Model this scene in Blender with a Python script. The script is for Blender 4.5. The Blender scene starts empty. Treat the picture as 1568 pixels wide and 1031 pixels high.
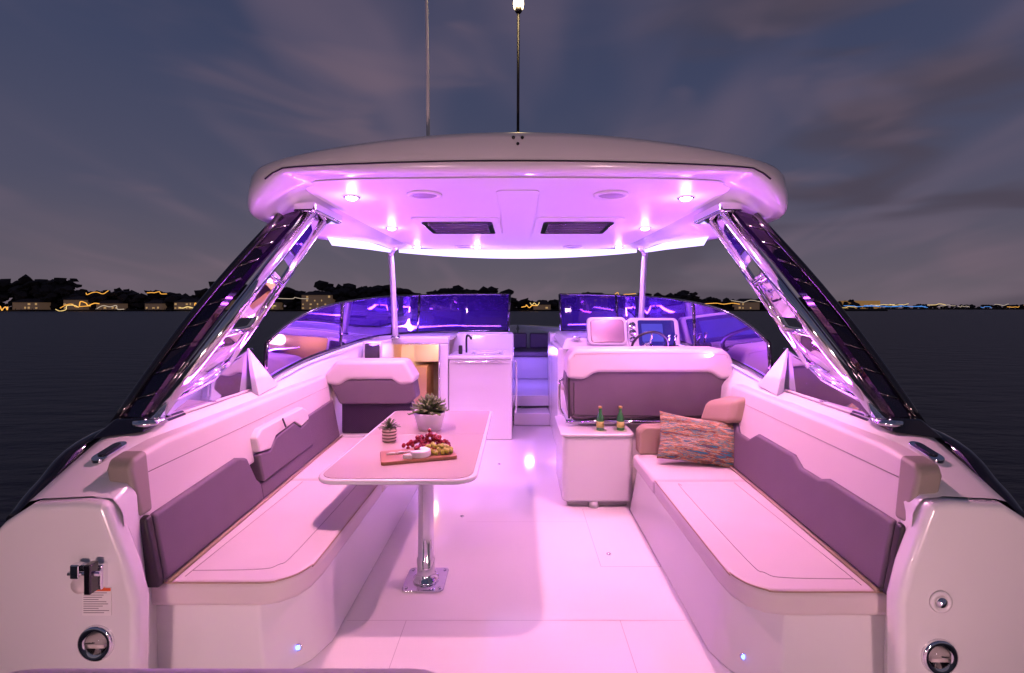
import bpy, bmesh, math, random
from mathutils import Vector, Matrix, noise
random.seed(4)
S=bpy.context.scene
S.view_settings.view_transform='Standard'
S.view_settings.look='None'
S.view_settings.exposure=0

# ---------------- helpers ----------------
def empty(name, loc=(0,0,0)):
    e=bpy.data.objects.new(name,None); e.location=loc; e.empty_display_size=.2
    S.collection.objects.link(e); return e
def put(o,parent):
    S.collection.objects.link(o)
    if parent is not None:
        o.parent=parent
        o.matrix_parent_inverse=Matrix.Translation(-Vector(parent.location))
    return o
def mobj(name,verts,faces,mat,parent=None,smooth=False,bevel=0,seg=3,sub=0,ang=35):
    me=bpy.data.meshes.new(name); me.from_pydata([tuple(v) for v in verts],[],faces)
    bm=bmesh.new(); bm.from_mesh(me); bmesh.ops.recalc_face_normals(bm,faces=bm.faces); bm.to_mesh(me); bm.free()
    o=bpy.data.objects.new(name,me)
    if isinstance(mat,(list,tuple)):
        for m in mat: me.materials.append(m)
    else: me.materials.append(mat)
    put(o,parent)
    if smooth or bevel:
        for p in me.polygons: p.use_smooth=True
    if bevel:
        b=o.modifiers.new('bevel','BEVEL'); b.width=bevel; b.segments=seg; b.limit_method='ANGLE'; b.angle_limit=math.radians(ang)
        b.harden_normals=False
        w=o.modifiers.new('wn','WEIGHTED_NORMAL'); w.keep_sharp=True
    return o
def box(name,x0,x1,y0,y1,z0,z1,mat,parent=None,bevel=0.01,seg=3):
    v=[(x,y,z) for z in (z0,z1) for y in (y0,y1) for x in (x0,x1)]
    f=[(0,1,3,2),(4,5,7,6),(0,1,5,4),(2,3,7,6),(0,2,6,4),(1,3,7,5)]
    return mobj(name,v,f,mat,parent,bevel=bevel,seg=seg)
def extrude(name,bottom,top,mat,parent=None,bevel=0.01,seg=3,ang=35,smooth=False):
    n=len(bottom); v=list(bottom)+list(top)
    f=[tuple(range(n)),tuple(range(n,2*n))]+[(i,(i+1)%n,n+(i+1)%n,n+i) for i in range(n)]
    return mobj(name,v,f,mat,parent,bevel=bevel,seg=seg,ang=ang,smooth=smooth)
def prism(name,poly,z0,z1,mat,parent=None,bevel=0.01,seg=3,ang=35):
    return extrude(name,[(x,y,z0) for x,y in poly],[(x,y,z1) for x,y in poly],mat,parent,bevel,seg,ang)
def xz(name,poly,y0,y1,mat,parent=None,bevel=0.01,seg=3,lean=0,zr=0,ang=35):
    return extrude(name,[(x,y0+lean*(z-zr),z) for x,z in poly],[(x,y1+lean*(z-zr),z) for x,z in poly],mat,parent,bevel,seg,ang)
def loft(name,secs,mat,parent=None,smooth=True,closed=False,caps=False,bevel=0):
    n=len(secs[0]); v=[p for s in secs for p in s]; f=[]
    for i in range(len(secs)-1):
        for j in range(n if closed else n-1):
            k=(j+1)%n
            f.append((i*n+j,i*n+k,(i+1)*n+k,(i+1)*n+j))
    if caps:
        f.append(tuple(range(n))); f.append(tuple(range((len(secs)-1)*n,len(secs)*n)))
    return mobj(name,v,f,mat,parent,smooth=smooth,bevel=bevel)
def catmull(pts,n=8,closed=False):
    pts=[Vector(p) for p in pts]; out=[]; m=len(pts)
    rng=range(m if closed else m-1)
    for i in rng:
        p1=pts[i]; p2=pts[(i+1)%m]
        p0=pts[(i-1)%m] if (closed or i>0) else p1*2-p2
        p3=pts[(i+2)%m] if (closed or i<m-2) else p2*2-p1
        for k in range(n):
            t=k/n
            out.append(.5*((2*p1)+(p2-p0)*t+(2*p0-5*p1+4*p2-p3)*t*t+(3*p1-p0-3*p2+p3)*t**3))
    if not closed: out.append(pts[-1])
    return out
def tubegeo(pts,r,seg=12,closed=False,squash=1):
    pts=[Vector(p) for p in pts]; n=len(pts); V=[];F=[]
    up=None
    for i,p in enumerate(pts):
        a=pts[(i-1)%n] if (closed or i>0) else p
        b=pts[(i+1)%n] if (closed or i<n-1) else p
        t=(b-a).normalized()
        if up is None:
            up=Vector((0,0,1)) if abs(t.z)<.9 else Vector((0,1,0))
        u=(up-t*up.dot(t)).normalized(); w=t.cross(u); up=u
        rr=r[i] if isinstance(r,(list,tuple)) else r
        for k in range(seg):
            an=2*math.pi*k/seg
            V.append(p+u*math.cos(an)*rr+w*math.sin(an)*rr*squash)
    for i in range(n if closed else n-1):
        j=(i+1)%n
        for k in range(seg):
            l=(k+1)%seg
            F.append((i*seg+k,i*seg+l,j*seg+l,j*seg+k))
    if not closed:
        F.append(tuple(range(seg))); F.append(tuple(range((n-1)*seg,n*seg)))
    return V,F
def tube(name,pts,r,mat,parent=None,seg=12,closed=False,squash=1):
    V,F=tubegeo(pts,r,seg,closed,squash)
    return mobj(name,V,F,mat,parent,smooth=True)
def lathe(name,prof,c,mat,parent=None,seg=32,axis='z',smooth=True):
    V=[];F=[]
    for (r,h) in prof:
        for k in range(seg):
            a=2*math.pi*k/seg
            if axis=='z': V.append((c[0]+r*math.cos(a),c[1]+r*math.sin(a),c[2]+h))
            else: V.append((c[0]+r*math.cos(a),c[1]+h,c[2]+r*math.sin(a)))
    for i in range(len(prof)-1):
        for k in range(seg):
            l=(k+1)%seg
            F.append((i*seg+k,i*seg+l,(i+1)*seg+l,(i+1)*seg+k))
    F.append(tuple(range(seg))); F.append(tuple(range((len(prof)-1)*seg,len(prof)*seg)))
    o=mobj(name,V,F,mat,parent,smooth=smooth)
    return o
def rrect(x0,x1,y0,y1,r,n=6):
    out=[]
    rs=r if isinstance(r,(list,tuple)) else [r]*4
    for (cx,cy,a0,rr) in ((x1,y1,0,rs[0]),(x0,y1,90,rs[1]),(x0,y0,180,rs[2]),(x1,y0,270,rs[3])):
        sx=-1 if cx==x1 else 1; sy=-1 if cy==y1 else 1
        for k in range(n+1):
            a=math.radians(a0+90*k/n)
            out.append((cx+sx*rr+rr*math.cos(a),cy+sy*rr+rr*math.sin(a)))
    return out

# ---------------- materials ----------------
def srgb(r,g,b):
    f=lambda c:(c/255/12.92) if c/255<=.04045 else ((c/255+.055)/1.055)**2.4
    return (f(r),f(g),f(b),1)
def mat(name,col,rough=.4,metal=0,coat=0,bump=0,bscale=60,var=0,vscale=3,spec=.5,emit=None,es=0,alpha=1):
    m=bpy.data.materials.new(name); m.use_nodes=True; nt=m.node_tree; N=nt.nodes; L=nt.links
    b=N['Principled BSDF']
    col=tuple(col)+((1,) if len(col)==3 else ())
    b.inputs['Base Color'].default_value=col
    b.inputs['Roughness'].default_value=rough; b.inputs['Metallic'].default_value=metal
    b.inputs['Coat Weight'].default_value=coat; b.inputs['Coat Roughness'].default_value=.06
    b.inputs['Specular IOR Level'].default_value=spec
    b.inputs['Alpha'].default_value=alpha
    tc=N.new('ShaderNodeTexCoord')
    if emit:
        b.inputs['Emission Color'].default_value=tuple(emit)+((1,) if len(emit)==3 else ()); b.inputs['Emission Strength'].default_value=es
    if var:
        n=N.new('ShaderNodeTexNoise'); n.inputs['Scale'].default_value=vscale; n.inputs['Detail'].default_value=5
        L.new(tc.outputs['Object'],n.inputs['Vector'])
        mx=N.new('ShaderNodeMix'); mx.data_type='RGBA'
        mx.inputs[6].default_value=tuple(c*(1-var) for c in col[:3])+(1,); mx.inputs[7].default_value=tuple(min(1,c*(1+var)) for c in col[:3])+(1,)
        L.new(n.outputs['Fac'],mx.inputs[0]); L.new(mx.outputs[2],b.inputs['Base Color'])
        mr=N.new('ShaderNodeMapRange'); mr.inputs[3].default_value=max(0,rough-.04); mr.inputs[4].default_value=rough+.06
        L.new(n.outputs['Fac'],mr.inputs[0]); L.new(mr.outputs[0],b.inputs['Roughness'])
    if bump:
        n2=N.new('ShaderNodeTexNoise'); n2.inputs['Scale'].default_value=bscale; n2.inputs['Detail'].default_value=4
        L.new(tc.outputs['Object'],n2.inputs['Vector'])
        bp=N.new('ShaderNodeBump'); bp.inputs['Strength'].default_value=bump; bp.inputs['Distance'].default_value=.01
        L.new(n2.outputs['Fac'],bp.inputs['Height']); L.new(bp.outputs[0],b.inputs['Normal'])
    return m
def emis(name,col,s):
    m=bpy.data.materials.new(name); m.use_nodes=True; N=m.node_tree.nodes; N.clear()
    e=N.new('ShaderNodeEmission'); o=N.new('ShaderNodeOutputMaterial')
    e.inputs[0].default_value=tuple(col)+((1,) if len(col)==3 else ()); e.inputs[1].default_value=s
    m.node_tree.links.new(e.outputs[0],o.inputs[0]); return m
GEL=mat('white_gelcoat',(.78,.77,.76),.22,coat=.4,var=.03,vscale=1.5)
FLOOR=mat('floor_gelcoat',(.84,.82,.81),.10,coat=.5,var=.02,vscale=2)
CEIL=mat('ceiling_gelcoat',(.8,.79,.8),.38,var=.02)
VINW=mat('white_vinyl',(.68,.61,.59),.40,bump=.15,bscale=400,var=.05,vscale=4)
TAN=mat('tan_vinyl',(.36,.27,.19),.5,bump=.12,bscale=400,var=.05)
GREYV=mat('warm_grey_vinyl',(.27,.24,.20),.5,bump=.12,bscale=400,var=.05)
MAUVE=mat('mauve_grey_vinyl',(.125,.095,.125),.5,bump=.25,bscale=350,var=.16,vscale=6)
BLKV=mat('black_vinyl',(.02,.018,.02),.4,bump=.1,bscale=300)
CHROME=mat('polished_steel',(.85,.85,.87),.08,metal=1)
SATIN=mat('satin_steel_post',(.8,.78,.82),.32,metal=.6)
BLK=mat('black_gloss',(.006,.005,.008),.08,coat=1)
BLKM=mat('black_matte',(.015,.015,.017),.5)
SEAM=mat('seam_grey',(.46,.42,.43),.6)
STITCH=mat('stitch_grey',(.42,.36,.35),.7)
TABLE=mat('table_laminate',(.52,.43,.39),.18,coat=.4)
WOOD=mat('board_wood',(.30,.14,.06),.4,var=.35,vscale=14)
CABW=mat('cabin_wood',(.55,.36,.22),.4,var=.15,vscale=5)
SCREEN=mat('screen_glass',(.01,.01,.03),.08,emit=(.05,.03,.5),es=.5,coat=1)

def glass(name,tint,glos,fac,dif=(.07,.03,.26,1)):
    m=bpy.data.materials.new(name); m.use_nodes=True; nt=m.node_tree; N=nt.nodes; L=nt.links; N.clear()
    t=N.new('ShaderNodeBsdfTransparent'); t.inputs[0].default_value=tint
    g=N.new('ShaderNodeBsdfGlossy'); g.inputs[0].default_value=glos; g.inputs[1].default_value=.03
    d=N.new('ShaderNodeBsdfDiffuse'); d.inputs[0].default_value=dif
    fr=N.new('ShaderNodeLayerWeight'); fr.inputs[0].default_value=.4
    m1=N.new('ShaderNodeMixShader'); m2=N.new('ShaderNodeMixShader'); o=N.new('ShaderNodeOutputMaterial')
    m2.inputs[0].default_value=fac
    L.new(fr.outputs['Fresnel'],m1.inputs[0]); L.new(t.outputs[0],m1.inputs[1]); L.new(g.outputs[0],m1.inputs[2])
    L.new(m1.outputs[0],m2.inputs[1]); L.new(d.outputs[0],m2.inputs[2]); L.new(m2.outputs[0],o.inputs[0])
    return m
GLV=glass('violet_tinted_glass',(.16,.09,.30,1),(.48,.36,.72,1),.20)
GLC=glass('clear_acrylic',(.50,.40,.56,1),(.9,.85,1,1),.06)
LENS=glass('clear_lens',(.95,.93,.93,1),(1,1,1,1),.0)
WING=glass('smoked_acrylic',(.09,.04,.09,1),(1,.9,1,1),.04)

# ---------------- world ----------------
w=bpy.data.worlds.new('World'); S.world=w; w.use_nodes=True; nt=w.node_tree; N=nt.nodes; L=nt.links
bg=N['Background']
tc=N.new('ShaderNodeTexCoord'); sp=N.new('ShaderNodeSeparateXYZ'); L.new(tc.outputs['Generated'],sp.inputs[0])
def math_(op,a,b=None,clamp=False):
    n=N.new('ShaderNodeMath'); n.operation=op; n.use_clamp=clamp
    for i,x in enumerate((a,b)):
        if x is None: continue
        if isinstance(x,(int,float)): n.inputs[i].default_value=x
        else: L.new(x,n.inputs[i])
    return n.outputs[0]
zc=math_('MAXIMUM',sp.outputs[2],0)
ramp=N.new('ShaderNodeValToRGB'); cr=ramp.color_ramp
cr.elements[0].position=0; cr.elements[0].color=srgb(110,98,108)
cr.elements[1].position=1; cr.elements[1].color=srgb(44,52,82)
for p,c in ((.06,(99,91,104)),(.2,(80,80,102)),(.40,(64,70,98)),(.6,(56,63,92))):
    e=cr.elements.new(p); e.color=srgb(*c)
L.new(zc,ramp.inputs[0])
den=math_('ADD',zc,.22)
cmb=N.new('ShaderNodeCombineXYZ'); L.new(math_('DIVIDE',sp.outputs[0],den),cmb.inputs[0]); L.new(math_('DIVIDE',sp.outputs[1],den),cmb.inputs[1])
def cloud(rot,sc,nscale,lo,hi,seed,det=3,src=None):
    mp=N.new('ShaderNodeMapping'); mp.inputs['Rotation'].default_value=(0,0,math.radians(rot)); mp.inputs['Scale'].default_value=sc; mp.inputs['Location'].default_value=(seed,seed*.7,0)
    L.new(cmb.outputs[0] if src is None else src,mp.inputs[0])
    n=N.new('ShaderNodeTexNoise'); n.inputs['Scale'].default_value=nscale; n.inputs['Detail'].default_value=det; n.inputs['Roughness'].default_value=.42; n.inputs['Distortion'].default_value=.5
    L.new(mp.outputs[0],n.inputs[0])
    mr=N.new('ShaderNodeMapRange'); mr.interpolation_type='SMOOTHSTEP'; mr.inputs[1].default_value=lo; mr.inputs[2].default_value=hi
    L.new(n.outputs[0],mr.inputs[0]); return mr.outputs[0]
def mixc(fac,a,bcol):
    m=N.new('ShaderNodeMix'); m.data_type='RGBA'; L.new(fac,m.inputs[0]); L.new(a,m.inputs[6]); m.inputs[7].default_value=bcol; return m.outputs[2]
c1=cloud(-40,(2.0,.6,1),1.3,.44,.82,5.6,2)
col=mixc(math_('MULTIPLY',c1,.38),ramp.outputs[0],srgb(132,110,126))
c2=cloud(0,(1.4,1.4,6.5),1.5,.47,.64,4.3,3,tc.outputs['Generated'])
right=N.new('ShaderNodeMapRange'); right.inputs[1].default_value=.10; right.inputs[2].default_value=.45; L.new(sp.outputs[0],right.inputs[0])
col=mixc(math_('MULTIPLY',math_('MULTIPLY',c2,.8),right.outputs[0]),col,srgb(76,68,82))
c3=cloud(0,(2.0,2.0,7),1.5,.52,.76,11.7,3,tc.outputs['Generated'])
col=mixc(math_('MULTIPLY',c3,.40),col,srgb(128,105,118))
L.new(col,bg.inputs[0]); bg.inputs[1].default_value=.97

# ---------------- camera (eye 1.68 m above the cockpit sole) ----------------
cam=bpy.data.cameras.new('camera'); co=bpy.data.objects.new('camera',cam); S.collection.objects.link(co)
co.location=(0,0,1.68); co.rotation_euler=(math.radians(90),0,0)
cam.sensor_width=36; cam.lens=17.0; cam.shift_x=-.0057; cam.shift_y=-.0277; cam.clip_start=.05; cam.clip_end=20000
S.camera=co

# ---------------- sea and shore ----------------
sea=bpy.data.materials.new('sea_water'); sea.use_nodes=True; nt2=sea.node_tree; b=nt2.nodes['Principled BSDF']
b.inputs['Base Color'].default_value=(.022,.020,.026,1); b.inputs['Roughness'].default_value=.42; b.inputs['Specular IOR Level'].default_value=.32
t2=nt2.nodes.new('ShaderNodeTexCoord'); mp=nt2.nodes.new('ShaderNodeMapping'); mp.inputs['Scale'].default_value=(.5,1.4,1)
n1=nt2.nodes.new('ShaderNodeTexNoise'); n1.inputs['Scale'].default_value=1.1; n1.inputs['Detail'].default_value=7; n1.inputs['Roughness'].default_value=.55
bp=nt2.nodes.new('ShaderNodeBump'); bp.inputs['Strength'].default_value=.5; bp.inputs['Distance'].default_value=.35
nt2.links.new(t2.outputs['Object'],mp.inputs[0]); nt2.links.new(mp.outputs[0],n1.inputs[0]); nt2.links.new(n1.outputs[0],bp.inputs['Height']); nt2.links.new(bp.outputs[0],b.inputs['Normal'])
WZ=-.75
mobj('sea',[(-9000,-2000,WZ),(9000,-2000,WZ),(9000,12000,WZ),(-9000,12000,WZ)],[(0,1,2,3)],sea)

LEAF=mat('night_foliage',(.035,.030,.03),.9,var=.4,vscale=.2)
_b=bmesh.new(); bmesh.ops.create_icosphere(_b,subdivisions=1,radius=1); _b.verts.ensure_lookup_table()
ICO=[v.co.copy() for v in _b.verts]; ICOF=[tuple(v.index for v in f.verts) for f in _b.faces]; _b.free()
def treeline(name,spans,D,seed):
    rnd=random.Random(seed); V=[];F=[]
    for (x0,x1,h,dens) in spans:
        n=int((x1-x0)*dens)
        for i in range(n):
            x=rnd.uniform(x0,x1); base=h*(.78+.42*noise.noise(Vector((x*.03,seed,0)))+.22*noise.noise(Vector((x*.13,seed,3))))
            z=base*rnd.random()**.8; r=rnd.uniform(1.3,3.4)*(h/16)**.5
            k=len(V); y=D+rnd.uniform(-8,12); q=r*.4
            for c in ICO:
                V.append((x+c.x*r*1.5+rnd.uniform(-q,q),y+c.y*r+rnd.uniform(-q,q),z+WZ+c.z*r*.9+rnd.uniform(-q,q)))
            F+= [(a+k,b_+k,c_+k) for a,b_,c_ in ICOF]
    me=bpy.data.meshes.new(name); me.from_pydata(V,[],F); me.materials.append(LEAF)
    S.collection.objects.link(bpy.data.objects.new(name,me))
treeline('distant_trees',[(-560,-385,30,3),(-400,-250,20,3),(-255,-100,25,3),(-100,-8,21,3),(-8,60,11,2.5),(60,150,16,3),(150,260,12,3)],412,2)
treeline('far_shore_trees',[(300,560,15,2),(560,1400,9,1.0)],800,5)
SHORE=mat('shore_ground',(.03,.027,.025),.9,var=.3,vscale=.05)
box('shore_ground',-900,300,392,480,WZ-1,WZ+1.2,SHORE,None,bevel=.3)
box('far_shore_ground',250,1800,790,900,WZ-1,WZ+1.5,SHORE,None,bevel=.3)
WALLH=mat('house_stucco_glow',(.28,.23,.20),.8,var=.35,vscale=.12,emit=(.26,.15,.09),es=.2)  # stucco emission stands in for warm lamplight on the walls
ROOFH=mat('house_roof',(.05,.04,.04),.8,var=.2,vscale=1)
WINW=emis('lit_window_warm',(1,.60,.26),.42)
def house(x,y,wd,h,hip=True,seed=0):
    rnd=random.Random(seed)
    e=empty('waterfront_house',(x,y,WZ+1.2)); z0=WZ+1.2
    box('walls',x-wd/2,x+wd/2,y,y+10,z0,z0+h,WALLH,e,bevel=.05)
    rv=[(x-wd/2-.8,y-.8,z0+h),(x+wd/2+.8,y-.8,z0+h),(x+wd/2+.8,y+10.8,z0+h),(x-wd/2-.8,y+10.8,z0+h),(x-wd/2+4,y+5,z0+h+3.2),(x+wd/2-4,y+5,z0+h+3.2)]
    mobj('roof',rv,[(0,1,5,4),(1,2,5),(2,3,4,5),(3,0,4),(0,3,2,1)],ROOFH,e)
    n=int(wd/3)
    for fl in range(int(h/3)):
        for i in range(n):
            if rnd.random()<.4:
                cx=x-wd/2+1.5+i*3+rnd.uniform(-.4,.4); ww=rnd.uniform(.4,1.1)
                box('window',cx-ww,cx+ww,y-.12,y-.02,z0+.8+fl*3,z0+rnd.uniform(1.7,2.5)+fl*3,WINW,e,bevel=0)
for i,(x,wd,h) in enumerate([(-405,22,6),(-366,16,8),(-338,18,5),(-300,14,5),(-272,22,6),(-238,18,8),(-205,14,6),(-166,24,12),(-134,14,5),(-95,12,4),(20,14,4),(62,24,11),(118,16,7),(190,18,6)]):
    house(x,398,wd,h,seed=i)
PILE=mat('dock_timber',(.08,.06,.05),.9,var=.3)
for i,x in enumerate((-390,-330,-285,-225,-185,-120)):
    e=empty('boat_dock',(x,385,0))
    box('deck',x-9,x+9,384,392,WZ+.8,WZ+1.05,PILE,e,bevel=.02)
    for k in range(5): tube('pile',[(x-9+k*4.5,384,WZ-1),(x-9+k*4.5,384,WZ+2.2)],.18,PILE,e,seg=8)
TR=[emis('trail_amber',(1,.45,.07),1.3),emis('trail_yellow',(1,.70,.25),1.2),emis('trail_white',(1,.8,.62),.6),emis('trail_blue',(.1,.35,1),.9)]
def trail(x,z,wd,amp,m,y=388,r=.22,seed=0):
    rnd=random.Random(seed+int(x*7)); pts=[]
    k=6
    for i in range(k): pts.append((x+wd*(i/(k-1)-.5)+rnd.uniform(-.1,.1)*wd,y,z+rnd.uniform(-1,1)*amp))
    tube('shore_light_trail',catmull(pts,6),r,m,None,seg=6)
for (x,z,wd,amp,mi,r) in [(-420,3,5,4,1,.35),(-412,2,6,3,0,.3),(-345,6,16,3.5,0,.35),(-356,4,26,2,0,.25),(-362,2.5,18,2.4,1,.25),(-338,15,20,1.8,0,.25),(-326,3.5,22,2,2,.25),(-290,15,14,1.3,0,.25),(-255,5.5,10,1.5,0,.3),(-262,3,18,.7,1,.3),(-200,4,14,1,1,.25),(-250,2.5,14,.6,2,.25),(-180,10.5,22,.6,2,.2),(-120,5,14,.8,2,.22),(9,4,12,2,0,.3),(14,6,8,1.2,1,.25),(85,14,18,2.2,0,.22),(70,11,10,1.2,0,.22),(140,3.5,30,1,1,.22),(165,5,30,1.5,0,.25),(185,8,24,1,2,.2)]:
    trail(x,z+WZ,wd,amp,TR[mi],r=r)
for i in range(26):
    x=520+i*26+random.uniform(-8,8)
    trail(x,random.uniform(3,8),random.uniform(14,34),1.4,TR[random.choice([0,0,1,2,2,3])],y=785,r=.33,seed=i)
for i in range(3): trail(560+i*35,5,60,1,TR[3],y=784,r=.45,seed=40+i)
box('waterfront_pavilion',540,600,800,815,WZ,14,mat('pavilion_wall_glow',(.3,.2,.1),.7,emit=(1,.5,.15),es=.2,var=.5,vscale=.05),None,bevel=.5)  # warm light on the wall is put in as emission

# ---------------- boat hull and coamings ----------------
boat=empty('motor_boat',(0,3,0))
st=[(1.98,1.53,1.64,.90,1.74,.91,1.95,.90,2.06,.83,2.22,.66),
(2.2,1.62,1.68,.97,1.80,.985,1.98,.985,2.07,.93,2.22,.75),
(2.5,1.64,1.70,1.0,1.86,1.07,2.02,1.09,2.10,1.04,2.22,.85),
(3.4,1.68,1.78,1.03,1.90,1.09,2.08,1.12,2.15,1.07,2.25,.85),
(4.0,1.72,1.83,1.03,1.94,1.15,2.1,1.16,2.18,1.1,2.27,.85),
(5.0,1.75,1.84,1.08,1.94,1.23,2.1,1.22,2.18,1.15,2.27,.9),
(6.0,1.72,1.80,1.14,1.88,1.29,2.05,1.28,2.15,1.2,2.25,.9),
(7.0,1.5,1.5,1.2,1.55,1.3,1.95,1.3,2.05,1.25,2.15,.95),
(8.2,.9,1.0,1.2,1.05,1.3,1.75,1.3,1.85,1.25,1.95,.95),
(9.6,.6,.7,1.2,.75,1.3,1.2,1.3,1.3,1.25,1.35,.95),
(11,.0,.02,1.2,.03,1.3,.1,1.3,.15,1.25,.15,.95)]
for s in (-1,1):
    secs=[]
    for t in st:
        y=t[0]
        p=[(s*t[1],y,0),(s*(t[1]*.2+t[2]*.8),y,t[3]-.06),(s*t[2],y,t[3]-.02),(s*(t[2]+.02),y,t[3]),(s*(t[4]-.02),y,t[5]-.005),(s*t[4],y,t[5]),(s*t[6],y,t[7]),(s*(t[6]+.05),y,t[7]-.012),(s*t[8],y,t[9]),(s*t[10],y,t[11]),(s*(t[10]-.1),y,-.95)]
        secs.append(p)
    loft('side_coaming',secs,GEL,boat,smooth=True)
    q=[(1.525,-.9),(1.525,.50),(1.56,.64),(1.655,.895),(1.74,.905),(1.95,.895),(2.06,.825),(2.22,.655),(2.28,.3),(2.2,-.9)]
    xz('quarter_moulding',[(s*a,b_) for a,b_ in q],1.93,2.02,GEL,boat,bevel=.03,seg=4)
    tube('rub_rail',catmull([(s*2.06,2.0,.80),(s*2.10,2.15,.88),(s*2.13,2.45,1.01),(s*2.17,3.4,1.05),(s*2.2,5,1.12),(s*2.1,7,1.2)],6),.045,BLK,boat)
FL=prism('cockpit_sole',[(-1.75,-.6),(1.75,-.6),(1.75,7.2),(-1.75,7.2)],-.05,0,FLOOR,boat,bevel=0)
def seam(x0,y0,x1,y1,wd=.004,z=.0015):
    d=Vector((x1-x0,y1-y0,0)).normalized(); n=Vector((-d.y,d.x,0))*wd/2
    a=Vector((x0,y0,z)); b_=Vector((x1,y1,z))
    mobj('sole_seam',[a-n,b_-n,b_+n,a+n],[(0,1,2,3)],SEAM,boat)
seam(-.92,2.6,.9,2.6,.003); seam(-.4,3.8,.54,3.8,.003); seam(-.6,1.9,-.6,2.6,.003); seam(.55,1.9,.55,2.6,.003); seam(.54,3.14,.93,3.14); seam(.54,3.14,.54,4.04); seam(.54,4.04,.93,4.04); seam(.93,3.14,.93,4.04)
for (x,y) in ((-.45,3.9),(.62,3.3),(-.2,5.2)):
    lathe('latch',[(.0,.0),(.016,0),(.016,.004),(.0,.005)],(x,y,.001),CHROME,boat,seg=16)
box('transom_wall',-1.6,1.6,-.75,-.6,-.9,.75,GEL,boat,bevel=.03)
tw=empty('transom_backrest',(-.55,.75,.9))
prism('padded_top',rrect(-1.10,-.12,.45,1.0,[.09,.12,.05,.05]),.86,.95,VINW,tw,bevel=.03,seg=4)
box('support',-1.0,-.2,.5,.9,0,.86,GEL,tw,bevel=.03)

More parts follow.
